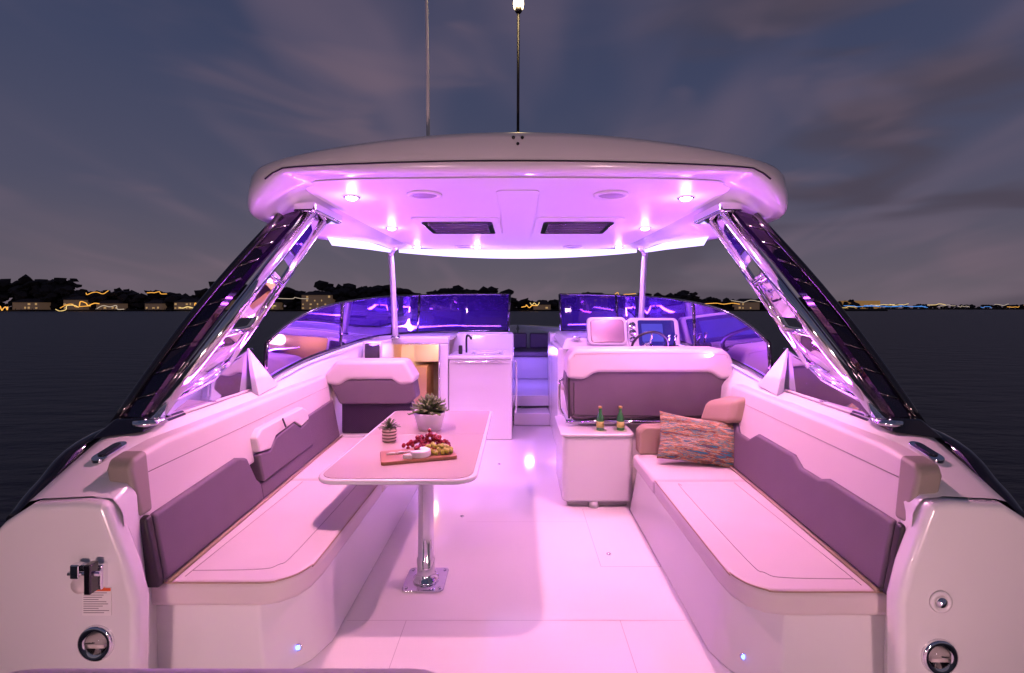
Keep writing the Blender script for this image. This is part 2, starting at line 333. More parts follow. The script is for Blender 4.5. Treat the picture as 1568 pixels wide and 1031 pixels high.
# ---------------- benches ----------------
def xof(y,z): return 1.60+(y-2.15)*.05+.19*(z-.47)
def side(name,poly,s,off,th,m,parent,bevel=.015,seg=3):
    a=[(s*(xof(y,z)-off),y,z) for y,z in poly]; b_=[(s*(xof(y,z)+th),y,z) for y,z in poly]
    return extrude(name,a,b_,m,parent,bevel,seg)
def bench(s,y0,yend,ysplit):
    e=empty('cockpit_bench_seat',(s*1.3,3,.3))
    inn=.955
    poly=[(s*1.66,y0),(s*1.14,y0),(s*1.06,y0+.02),(s*1.0,y0+.07),(s*.965,y0+.15),(s*inn,y0+.25),(s*inn,ysplit-.003),(s*1.72,ysplit-.003)]
    prism('seat_cushion',poly,.358,.47,VINW,e,bevel=.03,seg=5)
    poly2=[(s*inn,ysplit+.003),(s*inn,yend),(s*1.78,yend),(s*1.72,ysplit+.003)]
    prism('seat_cushion_forward',poly2,.358,.47,VINW,e,bevel=.03,seg=5)
    zz=.4705
    ed=[(s*(abs(x)+ (0 if abs(x)>1.5 else .008)),y+(.008 if y<y0+.2 else 0),.466) for x,y in poly[:7]]
    tube('edge_piping',catmull(ed,4),.004,TAN,e,seg=8)
    tube('stitching',catmull([(s*1.50,y0+.10,zz),(s*1.2,y0+.11,zz),(s*1.13,y0+.15,zz),(s*1.10,y0+.28,zz),(s*1.10,ysplit-.15,zz),(s*1.12,ysplit-.1,zz)],5),.0022,STITCH,e,seg=6)
    tube('stitching',[(s*1.5,y0+.05,zz),(s*1.5,ysplit-.05,zz)],.0022,STITCH,e,seg=6)
    base=[(s*1.56,y0+.05),(s*1.17,y0+.05),(s*1.03,y0+.2),(s*.99,y0+.32),(s*.99,yend),(s*1.7,yend),(s*1.7,y0+.05)]
    bot=[(s*1.56,y0+.03),(s*1.13,y0+.03),(s*.98,y0+.17),(s*.93,y0+.30),(s*.93,yend),(s*1.7,yend),(s*1.7,y0+.03)]
    extrude('base',[(x,y,0) for x,y in bot],[(x,y,.345) for x,y in base],GEL,e,bevel=.012)
    prism('shadow_gap',[(x*.99,y+.02) for x,y in base[:4]]+[(s*1.0,yend),(s*1.7,yend),(s*1.7,y0+.07)],.345,.358,BLKM,e,bevel=0)
    ye=yend
    up=[(y0-.02,.76),(y0-.03,.99),(y0,1.03),(y0+.2,1.05),(ye,1.05),(ye,.70),(y0,.70)]
    side('back_bolster_upper',up,s,.03,.08,VINW,e,bevel=.03,seg=4)
    pts=[(s*(xof(y,.945)-.0312),y,.945) for y in (y0+.02,3,ye-.03)]
    tube('bolster_stitch',pts,.002,STITCH,e,seg=6)
    if s<0:
        lowp=[(y0,.475),(y0,.77),(2.84,.80),(2.94,.77),(3.00,.62),(3.04,.585),(3.04,.475)]
        side('back_cushion_lower',lowp,s,.055,.06,MAUVE,e,bevel=.018,seg=4)
        side('fold_down_armrest_pad',[(3.05,.585),(3.05,.76),(3.2,.74),(3.3,.80),(3.62,.82),(3.72,.76),(3.88,.78),(3.88,.585)],s,.07,.06,MAUVE,e,bevel=.014)
        side('fold_down_armrest_top',[(3.05,.77),(3.05,.86),(3.12,.90),(3.80,.90),(3.88,.86),(3.88,.79),(3.72,.77),(3.62,.83),(3.3,.81),(3.2,.75)],s,.075,.05,VINW,e,bevel=.012)
        side('back_cushion_lower',[(3.04,.475),(3.04,.575),(3.9,.575),(3.9,.80),(ye,.82),(ye,.475)],s,.05,.06,MAUVE,e,bevel=.012)
        tube('armrest_strap',[(s*(xof(3.4,.9)-.09),3.4,.905),(s*(xof(3.4,.8)-.085),3.42,.84)],.010,BLKM,e,squash=.4)
    else:
        lowp=[(y0,.475),(y0,.77),(2.55,.78),(2.62,.755),(2.80,.755),(2.9,.80),(3.38,.80),(3.5,.73),(3.68,.73),(3.75,.80),(ye,.82),(ye,.475)]
        side('back_cushion_lower',lowp,s,.055,.06,MAUVE,e,bevel=.018,seg=4)
    side('back_cushion_end_shade',[(y0-.045,.47),(y0-.045,.77),(y0-.003,.775),(y0-.003,.47)],s,.05,.06,BLKV,e,bevel=.012)  # black stands in for shade on the mauve cushion's aft end
    side('bolster_end',[(y0-.05,.778),(y0-.06,.985),(y0-.035,1.025),(y0+.06,1.04),(y0+.03,.778)],s,.036,.075,GREYV,e,bevel=.02,seg=4)
    tube('piping',[(s*(xof(y,.47)-.065),y,.478) for y in (y0,3,ye)],.009,TAN,e,seg=8)
    return e
bl=bench(-1,2.13,4.55,3.42)
br=bench(1,2.06,4.02,3.40)
xz('end_backrest',[(1.0,.47),(1.0,.66),(1.05,.70),(1.75,.70),(1.8,.9),(1.86,.95),(1.9,.95),(1.9,.47)],3.98,4.12,TAN,br,bevel=.03,seg=4)
extrude('corner_bolster',[(1.62,3.70,.80),(1.66,3.70,.98),(1.86,3.70,1.02),(1.84,3.70,.80)],[(1.50,4.05,.72),(1.56,4.05,.90),(1.9,4.05,.98),(1.9,4.05,.72)],TAN,br,bevel=.045,seg=5)
BLUE=emis('courtesy_lamp_blue',(.10,.15,1),8)
for s,y in ((-1,2.30),(1,2.24)):
    e=empty('courtesy_lamp',(s*1.02,y,.06))
    lathe('lens',[(.0,-.006),(.010,-.004),(.012,0)],(s*1.03,y-.035,.09),BLUE,e,seg=16,axis='y')
    lathe('bezel',[(.012,-.002),(.017,-.002),(.017,.004)],(s*1.03,y-.033,.09),CHROME,e,seg=16,axis='y')

# ---------------- forward-left folding seat back ----------------
fs=empty('companion_seat',(-1.4,4.7,.8))
xz('headrest',[(-1.73,1.18),(-1.08,1.185),(-.985,1.03),(-.985,.965),(-1.12,.945),(-1.2,1.0),(-1.62,1.0),(-1.7,.94),(-1.84,.96),(-1.84,1.05)],4.58,4.86,VINW,fs,bevel=.04,seg=5)
xz('headrest_lower',[(-1.82,1.0),(-1.0,1.0),(-.97,.82),(-1.05,.76),(-1.70,.76)],4.61,4.84,MAUVE,fs,bevel=.025)
QUILT=bpy.data.materials.new('quilted_mauve'); QUILT.use_nodes=True; qn=QUILT.node_tree; qb=qn.nodes['Principled BSDF']; qb.inputs['Base Color'].default_value=(.05,.03,.07,1); qb.inputs['Roughness'].default_value=.4
qt=qn.nodes.new('ShaderNodeTexCoord'); qm=qn.nodes.new('ShaderNodeMapping'); qm.inputs['Rotation'].default_value=(0,math.radians(45),0); qm.inputs['Scale'].default_value=(14,14,14)
qv=qn.nodes.new('ShaderNodeTexVoronoi'); qv.distance='CHEBYCHEV'; qv.inputs['Randomness'].default_value=0
qbp=qn.nodes.new('ShaderNodeBump'); qbp.inputs['Strength'].default_value=1; qbp.inputs['Distance'].default_value=.03; qbp.invert=True
qn.links.new(qt.outputs['Object'],qm.inputs[0]); qn.links.new(qm.outputs[0],qv.inputs[0]); qn.links.new(qv.outputs['Distance'],qbp.inputs['Height']); qn.links.new(qbp.outputs[0],qb.inputs['Normal'])
xz('quilted_back',[(-1.70,.47),(-1.70,.77),(-1.02,.77),(-1.02,.47)],4.66,4.80,QUILT,fs,bevel=.02)
box('base',-1.72,-1.0,4.6,5.3,0,.47,GEL,fs,bevel=.02)
box('forward_cushion',-1.72,-1.0,4.85,5.3,.47,.58,VINW,fs,bevel=.03)

# ---------------- dining table ----------------
tb=empty('cockpit_table',(-.6,3.2,0))
prism('top_rim',rrect(-1.16,-.235,2.71,4.56,[.05,.05,.13,.13],8),.685,.715,GEL,tb,bevel=.012)
prism('top_panel_aft',rrect(-1.135,-.26,2.735,3.677,[.01,.01,.11,.11],8),.70,.7185,TABLE,tb,bevel=.002)
prism('top_panel_forward',rrect(-1.135,-.26,3.683,4.535,[.04,.04,.01,.01],8),.70,.7185,TABLE,tb,bevel=.002)
lathe('pedestal',[(.08,0),(.08,.012),(.062,.02),(.056,.05),(.056,.13),(.048,.14),(.048,.62),(.06,.63),(.06,.69)],(-.566,2.98,.012),CHROME,tb,seg=40)
prism('base_plate',rrect(-.69,-.44,2.85,3.11,.03),.001,.013,CHROME,tb,bevel=.004)
box('under_bracket',-.75,-.38,2.8,3.2,.655,.686,GEL,tb,bevel=.01)
for dx in (-.1,.1):
    for dy in (-.1,.1):
        lathe('bolt',[(.0,.006),(.01,.005),(.011,0)],(-.566+dx,2.98+dy,.013),CHROME,tb,seg=12)

def rot(pts,c,a):
    ca,sa=math.cos(a),math.sin(a); return [(c[0]+x*ca-y*sa,c[1]+x*sa+y*ca) for x,y in pts]
TZ=.7187
sbd=empty('serving_board',(-.65,3.12,TZ)); A=math.radians(17)
prism('board',rot(rrect(-.235,.235,-.125,.125,.02),(-.645,3.13),A),TZ,TZ+.022,WOOD,sbd,bevel=.005)
CHE=mat('brie_cheese',(.8,.76,.68),.6,bump=.2,bscale=80)
ch=empty('cheese_wheel',(-.63,3.08,TZ+.02))
prism('brie',rot([(0,0)]+[(.065*math.cos(math.radians(a)),.065*math.sin(math.radians(a))) for a in range(-160,120,14)],(-.62,3.08),0),TZ+.022,TZ+.062,CHE,ch,bevel=.008)
prism('cut_wedge',[(-.72,3.01),(-.655,3.0),(-.68,3.05)],TZ+.022,TZ+.05,CHE,ch,bevel=.005)
KH=mat('knife_handle',(.7,.66,.6),.4)
for i in range(3):
    e=empty('cheese_knife',(-.78+.04*i,3.1,TZ+.03)); x=-.84+.055*i; y=3.09+.02*i
    extrude('blade',[(x+.05,y+.03,TZ+.025),(x+.10,y+.06,TZ+.025),(x+.105,y+.045,TZ+.025),(x+.06,y+.015,TZ+.025)],[(x+.05,y+.03,TZ+.028),(x+.10,y+.06,TZ+.028),(x+.105,y+.045,TZ+.028),(x+.06,y+.015,TZ+.028)],CHROME,e,bevel=0)
    tube('handle',[(x,y,TZ+.028),(x+.03,y+.012,TZ+.031),(x+.058,y+.024,TZ+.028)],[.005,.008,.005],KH,e,seg=8)
def grapes(name,c,n,m,spread,h,seed):
    rnd=random.Random(seed); bm=bmesh.new()
    for i in range(n):
        a=rnd.uniform(0,6.28); rr=spread*math.sqrt(rnd.random()); z=.013+h*(1-rr/spread)*rnd.random()
        bmesh.ops.create_uvsphere(bm,u_segments=12,v_segments=8,radius=rnd.uniform(.0125,.016),matrix=Matrix.Translation((c[0]+rr*math.cos(a)*1.25,c[1]+rr*math.sin(a)*.8,c[2]+z)))
    me=bpy.data.meshes.new(name); bm.to_mesh(me); bm.free(); me.materials.append(m)
    for p in me.polygons: p.use_smooth=True
    S.collection.objects.link(bpy.data.objects.new(name,me))
grapes('red_grapes',(-.62,3.30,TZ+.01),110,mat('red_grape_skin',(.24,.008,.012),.18,coat=.5,var=.4,vscale=40),.13,.12,1)
grapes('green_grapes',(-.53,3.15,TZ+.022),55,mat('green_grape_skin',(.42,.42,.05),.2,coat=.4,var=.3,vscale=40),.085,.075,2)
def plant(name,c,potprof,potmat,nl,ln,wd,seed,gm,layers):
    rnd=random.Random(seed); e=empty(name,c)
    lathe('pot',potprof,c,potmat,e,seg=32)
    htop=max(h for r,h in potprof); rtop=potprof[-3][0]
    lathe('soil',[(0,htop-.012),(rtop*.9,htop-.012)],c,BLKM,e,seg=24)
    V=[];F=[]
    for L_ in range(layers):
        t=L_/(max(1,layers-1)); n=int(nl*(1-.45*t))
        for i in range(n):
            a=6.283*i/n+L_*.6+rnd.uniform(-.15,.15); el=math.radians(12+68*t+rnd.uniform(-8,8)); l=ln*(1-.25*t)*rnd.uniform(.85,1.1)
            d=Vector((math.cos(a)*math.cos(el),math.sin(a)*math.cos(el),math.sin(el))); sd=Vector((-math.sin(a),math.cos(a),0)); nn=d.cross(sd)
            b0=Vector(c)+Vector((0,0,htop-.01+.02*t))+d*.01; k=len(V); ww=wd*(1-.3*t)
            for (q,wq,up) in ((0,.35,0),(.35,.9,-.02),(.7,1,.0),(.9,.5,.05)):
                cc=b0+d*l*q-nn*l*up*1.5
                V+= [cc+sd*ww*wq/2,cc-nn*ww*.10,cc-sd*ww*wq/2,cc+nn*ww*.18]
            V.append(b0+d*l-nn*0)
            for q in range(3):
                for j in range(4):
                    F.append((k+q*4+j,k+q*4+(j+1)%4,k+(q+1)*4+(j+1)%4,k+(q+1)*4+j))
            for j in range(4): F.append((k+12+j,k+12+(j+1)%4,k+16))
            F.append((k,k+1,k+2,k+3))
    mobj('leaves',V,F,gm,e,smooth=True)
    return e
GRN=mat('succulent_green',(.11,.17,.05),.45,var=.6,vscale=25)
POT=mat('white_ceramic',(.75,.74,.72),.3,coat=.4)
plant('succulent_plant',(-.70,3.84,TZ),[(.0,0),(.075,0),(.09,.004),(.125,.13),(.125,.14),(.115,.14),(.112,.12)],POT,14,.16,.05,3,GRN,6)
STR=bpy.data.materials.new('striped_ceramic'); STR.use_nodes=True; sn=STR.node_tree; sb=sn.nodes['Principled BSDF']; sb.inputs['Roughness'].default_value=.5
stc=sn.nodes.new('ShaderNodeTexCoord'); sw=sn.nodes.new('ShaderNodeTexWave'); sw.bands_direction='Z'; sw.inputs['Scale'].default_value=14; sw.inputs['Distortion'].default_value=1
srp=sn.nodes.new('ShaderNodeValToRGB'); srp.color_ramp.interpolation='CONSTANT'; srp.color_ramp.elements[0].color=(.7,.55,.42,1); srp.color_ramp.elements[1].color=(.10,.05,.04,1); srp.color_ramp.elements[1].position=.6
sn.links.new(stc.outputs['Object'],sw.inputs[0]); sn.links.new(sw.outputs['Color'],srp.inputs[0]); sn.links.new(srp.outputs[0],sb.inputs[0])
plant('small_potted_succulent',(-.925,3.48,TZ),[(.0,0),(.042,0),(.05,.01),(.052,.09),(.05,.10),(.044,.10),(.043,.09)],STR,10,.075,.016,5,GRN,5)

# ---------------- refreshment module + bottles ----------------
rm=empty('refrigerator_module',(.67,4.2,.3))
prism('cabinet',rrect(.375,.975,4.06,4.75,[.02,.02,.06,.06]),.05,.60,GEL,rm,bevel=.02,seg=4)
prism('counter_top',rrect(.36,.985,4.045,4.75,[.02,.02,.07,.07]),.60,.625,GEL,rm,bevel=.01)
box('toe_kick',.42,.93,4.12,4.7,0,.06,SEAM,rm,bevel=.01)
lathe('foot',[(.02,0),(.045,0),(.04,.04),(.03,.055)],(.64,4.10,.0),GEL,rm,seg=20)
BG=mat('green_bottle_glass',(.02,.16,.03),.05,coat=.6,spec=.8)
LBL=mat('yellow_label',(.5,.5,.12),.4); LBL2=mat('gold_foil',(.6,.45,.12),.3,metal=.7); CST=mat('coaster',(.45,.5,.3),.5)
for x in (.71,.885):
    e=empty('beer_bottle',(x,4.17,.626)); c=(x,4.17,.626)
    lathe('glass',[(.0,0),(.031,0),(.033,.005),(.033,.10),(.028,.125),(.015,.155),(.0135,.19),(.0155,.195),(.0155,.205),(0,.206)],c,BG,e,seg=24)
    lathe('label',[(.0335,.03),(.0335,.08)],c,LBL,e,seg=24)
    lathe('cap',[(.0165,.193),(.0165,.208),(0,.209)],c,LBL2,e,seg=18)
    lathe('drip_coaster',[(0,0),(.055,0),(.055,.004),(0,.0045)],(x,4.17,.6255),CST,e,seg=24)

# pillow
PIL=bpy.data.materials.new('woven_multicolour'); PIL.use_nodes=True; pn=PIL.node_tree; pb=pn.nodes['Principled BSDF']; pb.inputs['Roughness'].default_value=.9
ptc=pn.nodes.new('ShaderNodeTexCoord'); pm=pn.nodes.new('ShaderNodeMapping'); pm.inputs['Scale'].default_value=(2.6,1,20)
pno=pn.nodes.new('ShaderNodeTexNoise'); pno.inputs['Scale'].default_value=1.2; pno.inputs['Detail'].default_value=6; pno.inputs['Roughness'].default_value=.65
prp=pn.nodes.new('ShaderNodeValToRGB'); pc=prp.color_ramp
cols=[(.25,(.01,.04,.09)),(.38,(.02,.20,.24)),(.435,(.14,.03,.02)),(.47,(.42,.30,.12)),(.50,(.03,.24,.24)),(.53,(.36,.10,.02)),(.57,(.55,.46,.28)),(.62,(.04,.16,.20)),(.72,(.40,.20,.03))]
pc.elements[0].position=cols[0][0]; pc.elements[0].color=cols[0][1]+(1,); pc.elements[1].position=cols[-1][0]; pc.elements[1].color=cols[-1][1]+(1,)
for p,c in cols[1:-1]:
    q=pc.elements.new(p); q.color=c+(1,)
pbp=pn.nodes.new('ShaderNodeBump'); pbp.inputs['Strength'].default_value=.8; pbp.inputs['Distance'].default_value=.008
pn2=pn.nodes.new('ShaderNodeTexNoise'); pn2.inputs['Scale'].default_value=120
pn.links.new(ptc.outputs['Object'],pn2.inputs[0])
pn.links.new(ptc.outputs['Object'],pm.inputs[0]); pn.links.new(pm.outputs[0],pno.inputs[0]); pn.links.new(pno.outputs[0],prp.inputs[0]); pn.links.new(prp.outputs[0],pb.inputs[0]); pn.links.new(pn2.outputs[0],pbp.inputs['Height']); pn.links.new(pbp.outputs[0],pb.inputs['Normal'])
V=[];F=[];n=26
for sd in (1,-1):
    for i in range(n+1):
        for j in range(n+1):
            u=-1+2*i/n; v=-1+2*j/n
            t=((1-u**4)*(1-v**4))**.5*.085
            px=u*.31*(1-.06*(1-v*v)); pz=v*.185*(1-.08*(1-u*u))
            V.append((px,sd*t+.012*noise.noise(Vector((u*2,v*2,sd))),pz))
m1=(n+1)**2
for k in (0,m1):
    for i in range(n):
        for j in range(n):
            a=k+i*(n+1)+j; F.append((a,a+1,a+n+2,a+n+1))
pil=mobj('throw_pillow',V,F,PIL,None,smooth=True)
pil.location=(1.41,3.78,.645); pil.rotation_euler=(math.radians(-24),math.radians(8),math.radians(-6))

# ---------------- helm seat ----------------
hs=empty('helm_seat',(1.15,4.4,.9))
Y=4.3
xz('back_panel',[(.42,.98),(.45,1.22),(.52,1.29),(1.80,1.29),(1.9,1.2),(1.93,1.0),(1.86,.82),(1.72,.69),(.47,.69)],Y,Y+.3,MAUVE,hs,bevel=.03,seg=4)
xz('head_bolster',[(.505,1.318),(1.81,1.318),(1.88,1.27),(1.91,1.19),(1.91,1.06),(1.80,1.045),(1.72,1.10),(1.69,1.11),(.71,1.11),(.67,1.10),(.59,1.045),(.435,1.06),(.435,1.23)],Y-.035,Y+.32,VINW,hs,bevel=.035,seg=5)
tube('bolster_stitch',catmull([(.50,Y-.037,1.25),(.56,Y-.037,1.275),(1.2,Y-.037,1.278),(1.78,Y-.037,1.275),(1.85,Y-.037,1.24)],6),.002,STITCH,hs,seg=6)
xz('backrest_seam_frame',[(.445,.70),(.445,1.06),(.465,1.06),(.465,.70)],Y-.012,Y+.01,BLKV,hs,bevel=.003)
tube('panel_piping',catmull([(.50,Y-.004,1.02),(.50,Y-.004,.76),(.53,Y-.004,.73),(1.1,Y-.004,.725),(1.68,Y-.004,.73),(1.80,Y-.004,.83)],6),.004,BLKV,hs,seg=6)
tube('lower_rail',[(.43,Y+.02,.665),(1.7,Y+.02,.665)],.02,CHROME,hs)
box('seat_base',.45,1.8,Y+.1,5.0,0,.66,GEL,hs,bevel=.02)
box('seat_cushion',.45,1.85,Y+.25,5.0,.66,.80,VINW,hs,bevel=.04)
for x in (.405,):
    tube('grab_handle',catmull([(x,Y+.05,1.05),(x-.03,Y+.05,1.0),(x-.03,Y+.05,.8),(x,Y+.05,.72)],5),.012,CHROME,hs)
    box('armrest',.39,.44,4.4,4.8,.93,.97,VINW,hs,bevel=.015)

# ---------------- helm console ----------------
hc=empty('helm_console',(1.2,5.8,0.6))
prism('pod',rrect(.46,1.74,5.55,6.9,[.05,.05,.08,.05]),0,1.22,GEL,hc,bevel=.03)
extrude('dash_hood',[(.5,5.5,1.20),(1.7,5.5,1.20),(1.7,7.2,1.28),(.5,7.2,1.28)],[(.56,5.62,1.33),(1.66,5.62,1.33),(1.66,7.2,1.34),(.56,7.2,1.34)],GEL,hc,bevel=.03)
def tilted(name,x0,x1,z0,z1,y,th,m,lean=.45,r=.03,bev=.006):
    xz(name,rrect(x0,x1,z0,z1,r),y,y+th,m,hc,bevel=bev,lean=lean,zr=z0)
tilted('left_pod_frame',.80,1.255,1.26,1.575,5.50,.10,GEL,.3,.06,.02)
tilted('left_pod_panel',.835,1.22,1.29,1.55,5.497,.01,mat('anodised_panel',(.30,.22,.26),.25,metal=.6),.3,.04)
tilted('screen_frame',1.27,1.86,1.22,1.565,5.50,.10,GEL,.3,.06,.02)
tilted('chartplotter_screen',1.38,1.80,1.25,1.54,5.492,.012,SCREEN,.3,.02)
tilted('chart_area',1.42,1.66,1.30,1.50,5.496,.012,mat('chart_image',(.02,.02,.08),.2,emit=(.1,.1,.8),es=.6),.3,.005,.001)
for k,z in enumerate((1.32,1.40,1.48)):
    lathe('gauge',[(.036,-.01),(.036,0)],(1.315,5.5+.3*(z-1.22),z),BLK,hc,seg=20,axis='y')
    lathe('gauge_ring',[(.036,-.014),(.042,-.012),(.042,0)],(1.315,5.5+.3*(z-1.22),z),CHROME,hc,seg=20,axis='y')
sw_=empty('steering_wheel',(1.43,5.25,1.27))
R=Matrix.Rotation(math.radians(35),4,'X')
ring_=[Vector((1.43,5.25,1.27))+R@Vector((.19*math.cos(a),0,.19*math.sin(a))) for a in [i*math.pi/20 for i in range(40)]]
tube('rim',ring_,.014,BLKV,sw_,closed=True)
for a in (90,210,330):
    p=Vector((1.43,5.25,1.27)); q=p+R@Vector((.185*math.cos(math.radians(a)),0,.185*math.sin(math.radians(a))))
    tube('spoke',[p,q],.009,CHROME,sw_)
lathe('hub',[(0,-.02),(.035,-.015),(.04,0),(.03,.1),(.03,.3)],(1.43,5.25,1.27),CHROME,sw_,seg=20,axis='y')
th=empty('throttle_control',(1.72,5.4,1.25))
box('binnacle',1.66,1.80,5.35,5.55,1.20,1.27,BLK,th,bevel=.02)
for x in (1.69,1.76): tube('lever',[(x,5.45,1.26),(x,5.38,1.38)],[.01,.016],CHROME,th)
lathe('cup_holder',[(.05,0),(.05,.02),(.04,.02),(.04,-.02)],(.68,5.58,1.33),CHROME,hc,seg=20)

# ---------------- galley ----------------
ga=empty('galley_counter',(-.48,6.5,.5))
box('cabinet',-.88,-.075,6.15,7.1,0,1.03,GEL,ga,bevel=.02)
prism('worktop',rrect(-.90,-.06,6.12,7.12,.04),1.03,1.075,GEL,ga,bevel=.015)
box('door_gap_h',-.86,-.095,6.144,6.149,.97,.975,SEAM,ga,bevel=0)
box('towel_rail_bar',-.80,-.2,6.10,6.115,.995,1.01,CHROME,ga,bevel=.004)
box('backsplash',-1.9,-.06,7.0,7.15,.9,1.31,GEL,ga,bevel=.02)
prism('sink_basin',rrect(-.62,-.2,6.3,6.75,.06),1.0745,1.079,CHROME,ga,bevel=.003)
prism('sink_cover',rrect(-.58,-.24,6.34,6.71,.05),1.079,1.10,GEL,ga,bevel=.006)
tube('tap',catmull([(-.70,6.6,1.07),(-.70,6.6,1.28),(-.66,6.52,1.31),(-.62,6.46,1.27)],6),.014,BLKM,ga)
box('soap_bottle',-.78,-.73,6.35,6.40,1.075,1.19,BLKM,ga,bevel=.012)
tube('grab_rail',catmull([(-.04,6.2,.35),(-.02,6.2,.4),(-.02,6.2,.95),(-.04,6.2,1.0)],5),.012,CHROME,ga)
cw=empty('cabin_companionway',(-1.3,6.2,.6))
xz('frame_left',[(-1.9,0),(-1.9,1.31),(-1.60,1.31),(-1.60,0)],6.1,6.25,GEL,cw,bevel=.015)
box('frame_top',-1.6,-.88,6.1,6.25,1.23,1.31,GEL,cw,bevel=.015)
box('frame_right',-.985,-.885,6.1,6.25,0,1.23,GEL,cw,bevel=.015)
box('coach_roof',-1.9,-.88,6.25,7.2,1.26,1.315,GEL,cw,bevel=.01)
mobj('cabin_lining',[(-1.6,6.25,-.6),(-.985,6.25,-.6),(-.985,8,-.6),(-1.6,8,-.6),(-1.6,6.25,1.25),(-.985,6.25,1.25),(-.985,8,1.25),(-1.6,8,1.25)],[(0,1,2,3),(4,5,6,7),(0,3,7,4),(1,2,6,5),(2,3,7,6)],CABW,cw)
box('cabin_locker',-1.6,-1.3,6.9,8,-.5,.85,mat('cabin_locker_face',(.7,.5,.36),.35),cw,bevel=.01)
box('cabin_shelf',-1.6,-.99,7.2,8,.95,.97,CABW,cw,bevel=.004)
tube('door_edge_trim',[(-1.59,6.09,0),(-1.59,6.09,1.23),(-.99,6.09,1.23),(-.99,6.09,0)],.012,CHROME,cw)
sp_=empty('switch_panel',(-1.7,5.6,1.15))
box('housing',-1.80,-1.57,5.6,6.1,.8,1.30,GEL,sp_,bevel=.02)
xz('dark_window',rrect(-1.77,-1.60,1.09,1.27,.02),5.59,5.60,BLK,sp_,bevel=.003)

# ---------------- bow cockpit seen through the walk-through ----------------
bw=empty('bow_lounge',(0,9,.5))
box('step',-.06,.46,6.9,7.3,0,.18,GEL,bw,bevel=.02)
box('bow_sole',-.9,.9,7.3,10.0,.2,.36,GEL,bw,bevel=.01)
box('bow_seat',-.7,.8,9.0,9.8,.36,.78,GEL,bw,bevel=.02)
box('bow_seat_cushion',-.7,.8,8.9,9.8,.78,.88,MAUVE,bw,bevel=.03)
box('bow_backrest',-.6,.18,9.7,9.9,.88,1.18,MAUVE,bw,bevel=.03)
box('bow_backrest_b',.24,.8,9.7,9.9,.88,1.18,MAUVE,bw,bevel=.03)
box('bow_side_cushion',-.9,-.25,7.6,8.9,.36,.80,MAUVE,bw,bevel=.03)
box('bow_side_cushion_b',.55,.95,7.6,8.9,.36,.80,MAUVE,bw,bevel=.03)
box('foredeck_left',-1.6,-.9,7.2,8.6,1.2,1.29,GEL,bw,bevel=.01)
box('foredeck_right',.7,1.6,7.2,8.6,1.2,1.29,GEL,bw,bevel=.01)
box('walkthrough_wall_left',-.15,-.075,7.1,7.4,0,1.32,GEL,bw,bevel=.01)
box('walkthrough_wall_right',.46,.68,6.9,7.4,0,1.32,GEL,bw,bevel=.01)

# ---------------- windscreen ----------------
ws=empty('windscreen',(0,6,1.5))
W=[(3.62,1.90,1.115,1.42),(4.0,1.93,1.165,1.54),(4.5,1.94,1.215,1.655),(5.2,1.91,1.26,1.74),(6.0,1.85,1.305,1.80),(6.6,1.72,1.315,1.84),(7.0,1.45,1.32,1.865),(7.25,1.0,1.325,1.885),(7.33,.66,1.325,1.89)]
LEDV=emis('violet_led_strip',(.42,.18,1),4.0)
for s in (-1,1):
    ww=W+([(7.35,.15,1.325,1.89)] if s<0 else [])
    bot=catmull([(s*x,y,zb) for y,x,zb,zt in ww],4); top=catmull([(s*(x-.03),y-.02,zt) for y,x,zb,zt in ww],4)
    loft('glass_pane',[[bot[i],top[i]] for i in range(len(bot))],GLV,ws,smooth=True)
    tube('top_rail',top,.014,BLK,ws,seg=8)
    tube('sill_rail',[p+Vector((0,0,.006)) for p in bot],.016,BLK,ws,seg=8)
    for i in (0,12,20,24,len(bot)-1):
        tube('mullion',[bot[i],top[i]],.018,BLK,ws,seg=8)
    led=[Vector((p.x-s*.05 if abs(p.x)>1.5 else p.x, p.y-.05, p.z-.02)) for p in bot]
    tube('sill_led',led[2:],.007,LEDV,ws,seg=6)
    a=[(s*1.885,2.53,1.075),(s*1.90,3.46,1.095)]; b_=[(s*1.89,2.53,1.165),(s*1.885,3.42,1.39)]
    mobj('quarter_pane',[a[0],a[1],b_[1],b_[0]],[(0,1,2,3)],GLC,ws)
    tube('quarter_pane_rail',[b_[0],b_[1]],.012,CHROME,ws)
    tube('quarter_pane_foot',[(s*1.885,2.53,1.085),(s*1.90,3.46,1.10)],.010,VINW,ws)
    for t in (.08,.5,.92):
        lathe('standoff',[(0,-.006),(.011,-.005),(.012,0)],(s*1.878,2.53+.93*t,1.105),CHROME,ws,seg=12)
    extrude('support_fin',[(s*1.83,3.42,1.06),(s*1.83,3.70,1.09),(s*1.87,3.36,1.405)],[(s*1.88,3.42,1.06),(s*1.88,3.70,1.09),(s*1.885,3.36,1.405)],GEL,ws,bevel=.006)

# ---------------- hardtop ----------------
ht=empty('hardtop',(0,4.5,2.5))
half=[(0,2.70),(.4,2.703),(.8,2.715),(1.18,2.735),(1.40,2.765),(1.52,2.80),(1.60,2.87),(1.65,2.97),(1.675,3.1),(1.685,3.4),(1.69,3.9),(1.68,4.5),(1.66,5.2),(1.63,5.7),(1.56,6.05),(1.4,6.25),(1.1,6.38),(.6,6.45),(0,6.47)]
out=catmull([(x,y,0) for x,y in half],3)
outl=[(p.x,p.y) for p in out]+[(-p.x,p.y) for p in out[-2:0:-1]]
cx,cy=0,4.6
def sm(a,b,x):
    t=max(0,min(1,(x-a)/(b-a))); return t*t*(3-2*t)
def ztop(x,y): return 2.685-.145*(abs(x)/1.45)**2+.05*sm(2.8,3.8,y)-.06*sm(5,6.4,y)
def zlow(x,y):
    return 2.45-.205*sm(1.32,1.66,abs(x))*(1-.75*sm(3.6,5.8,y))
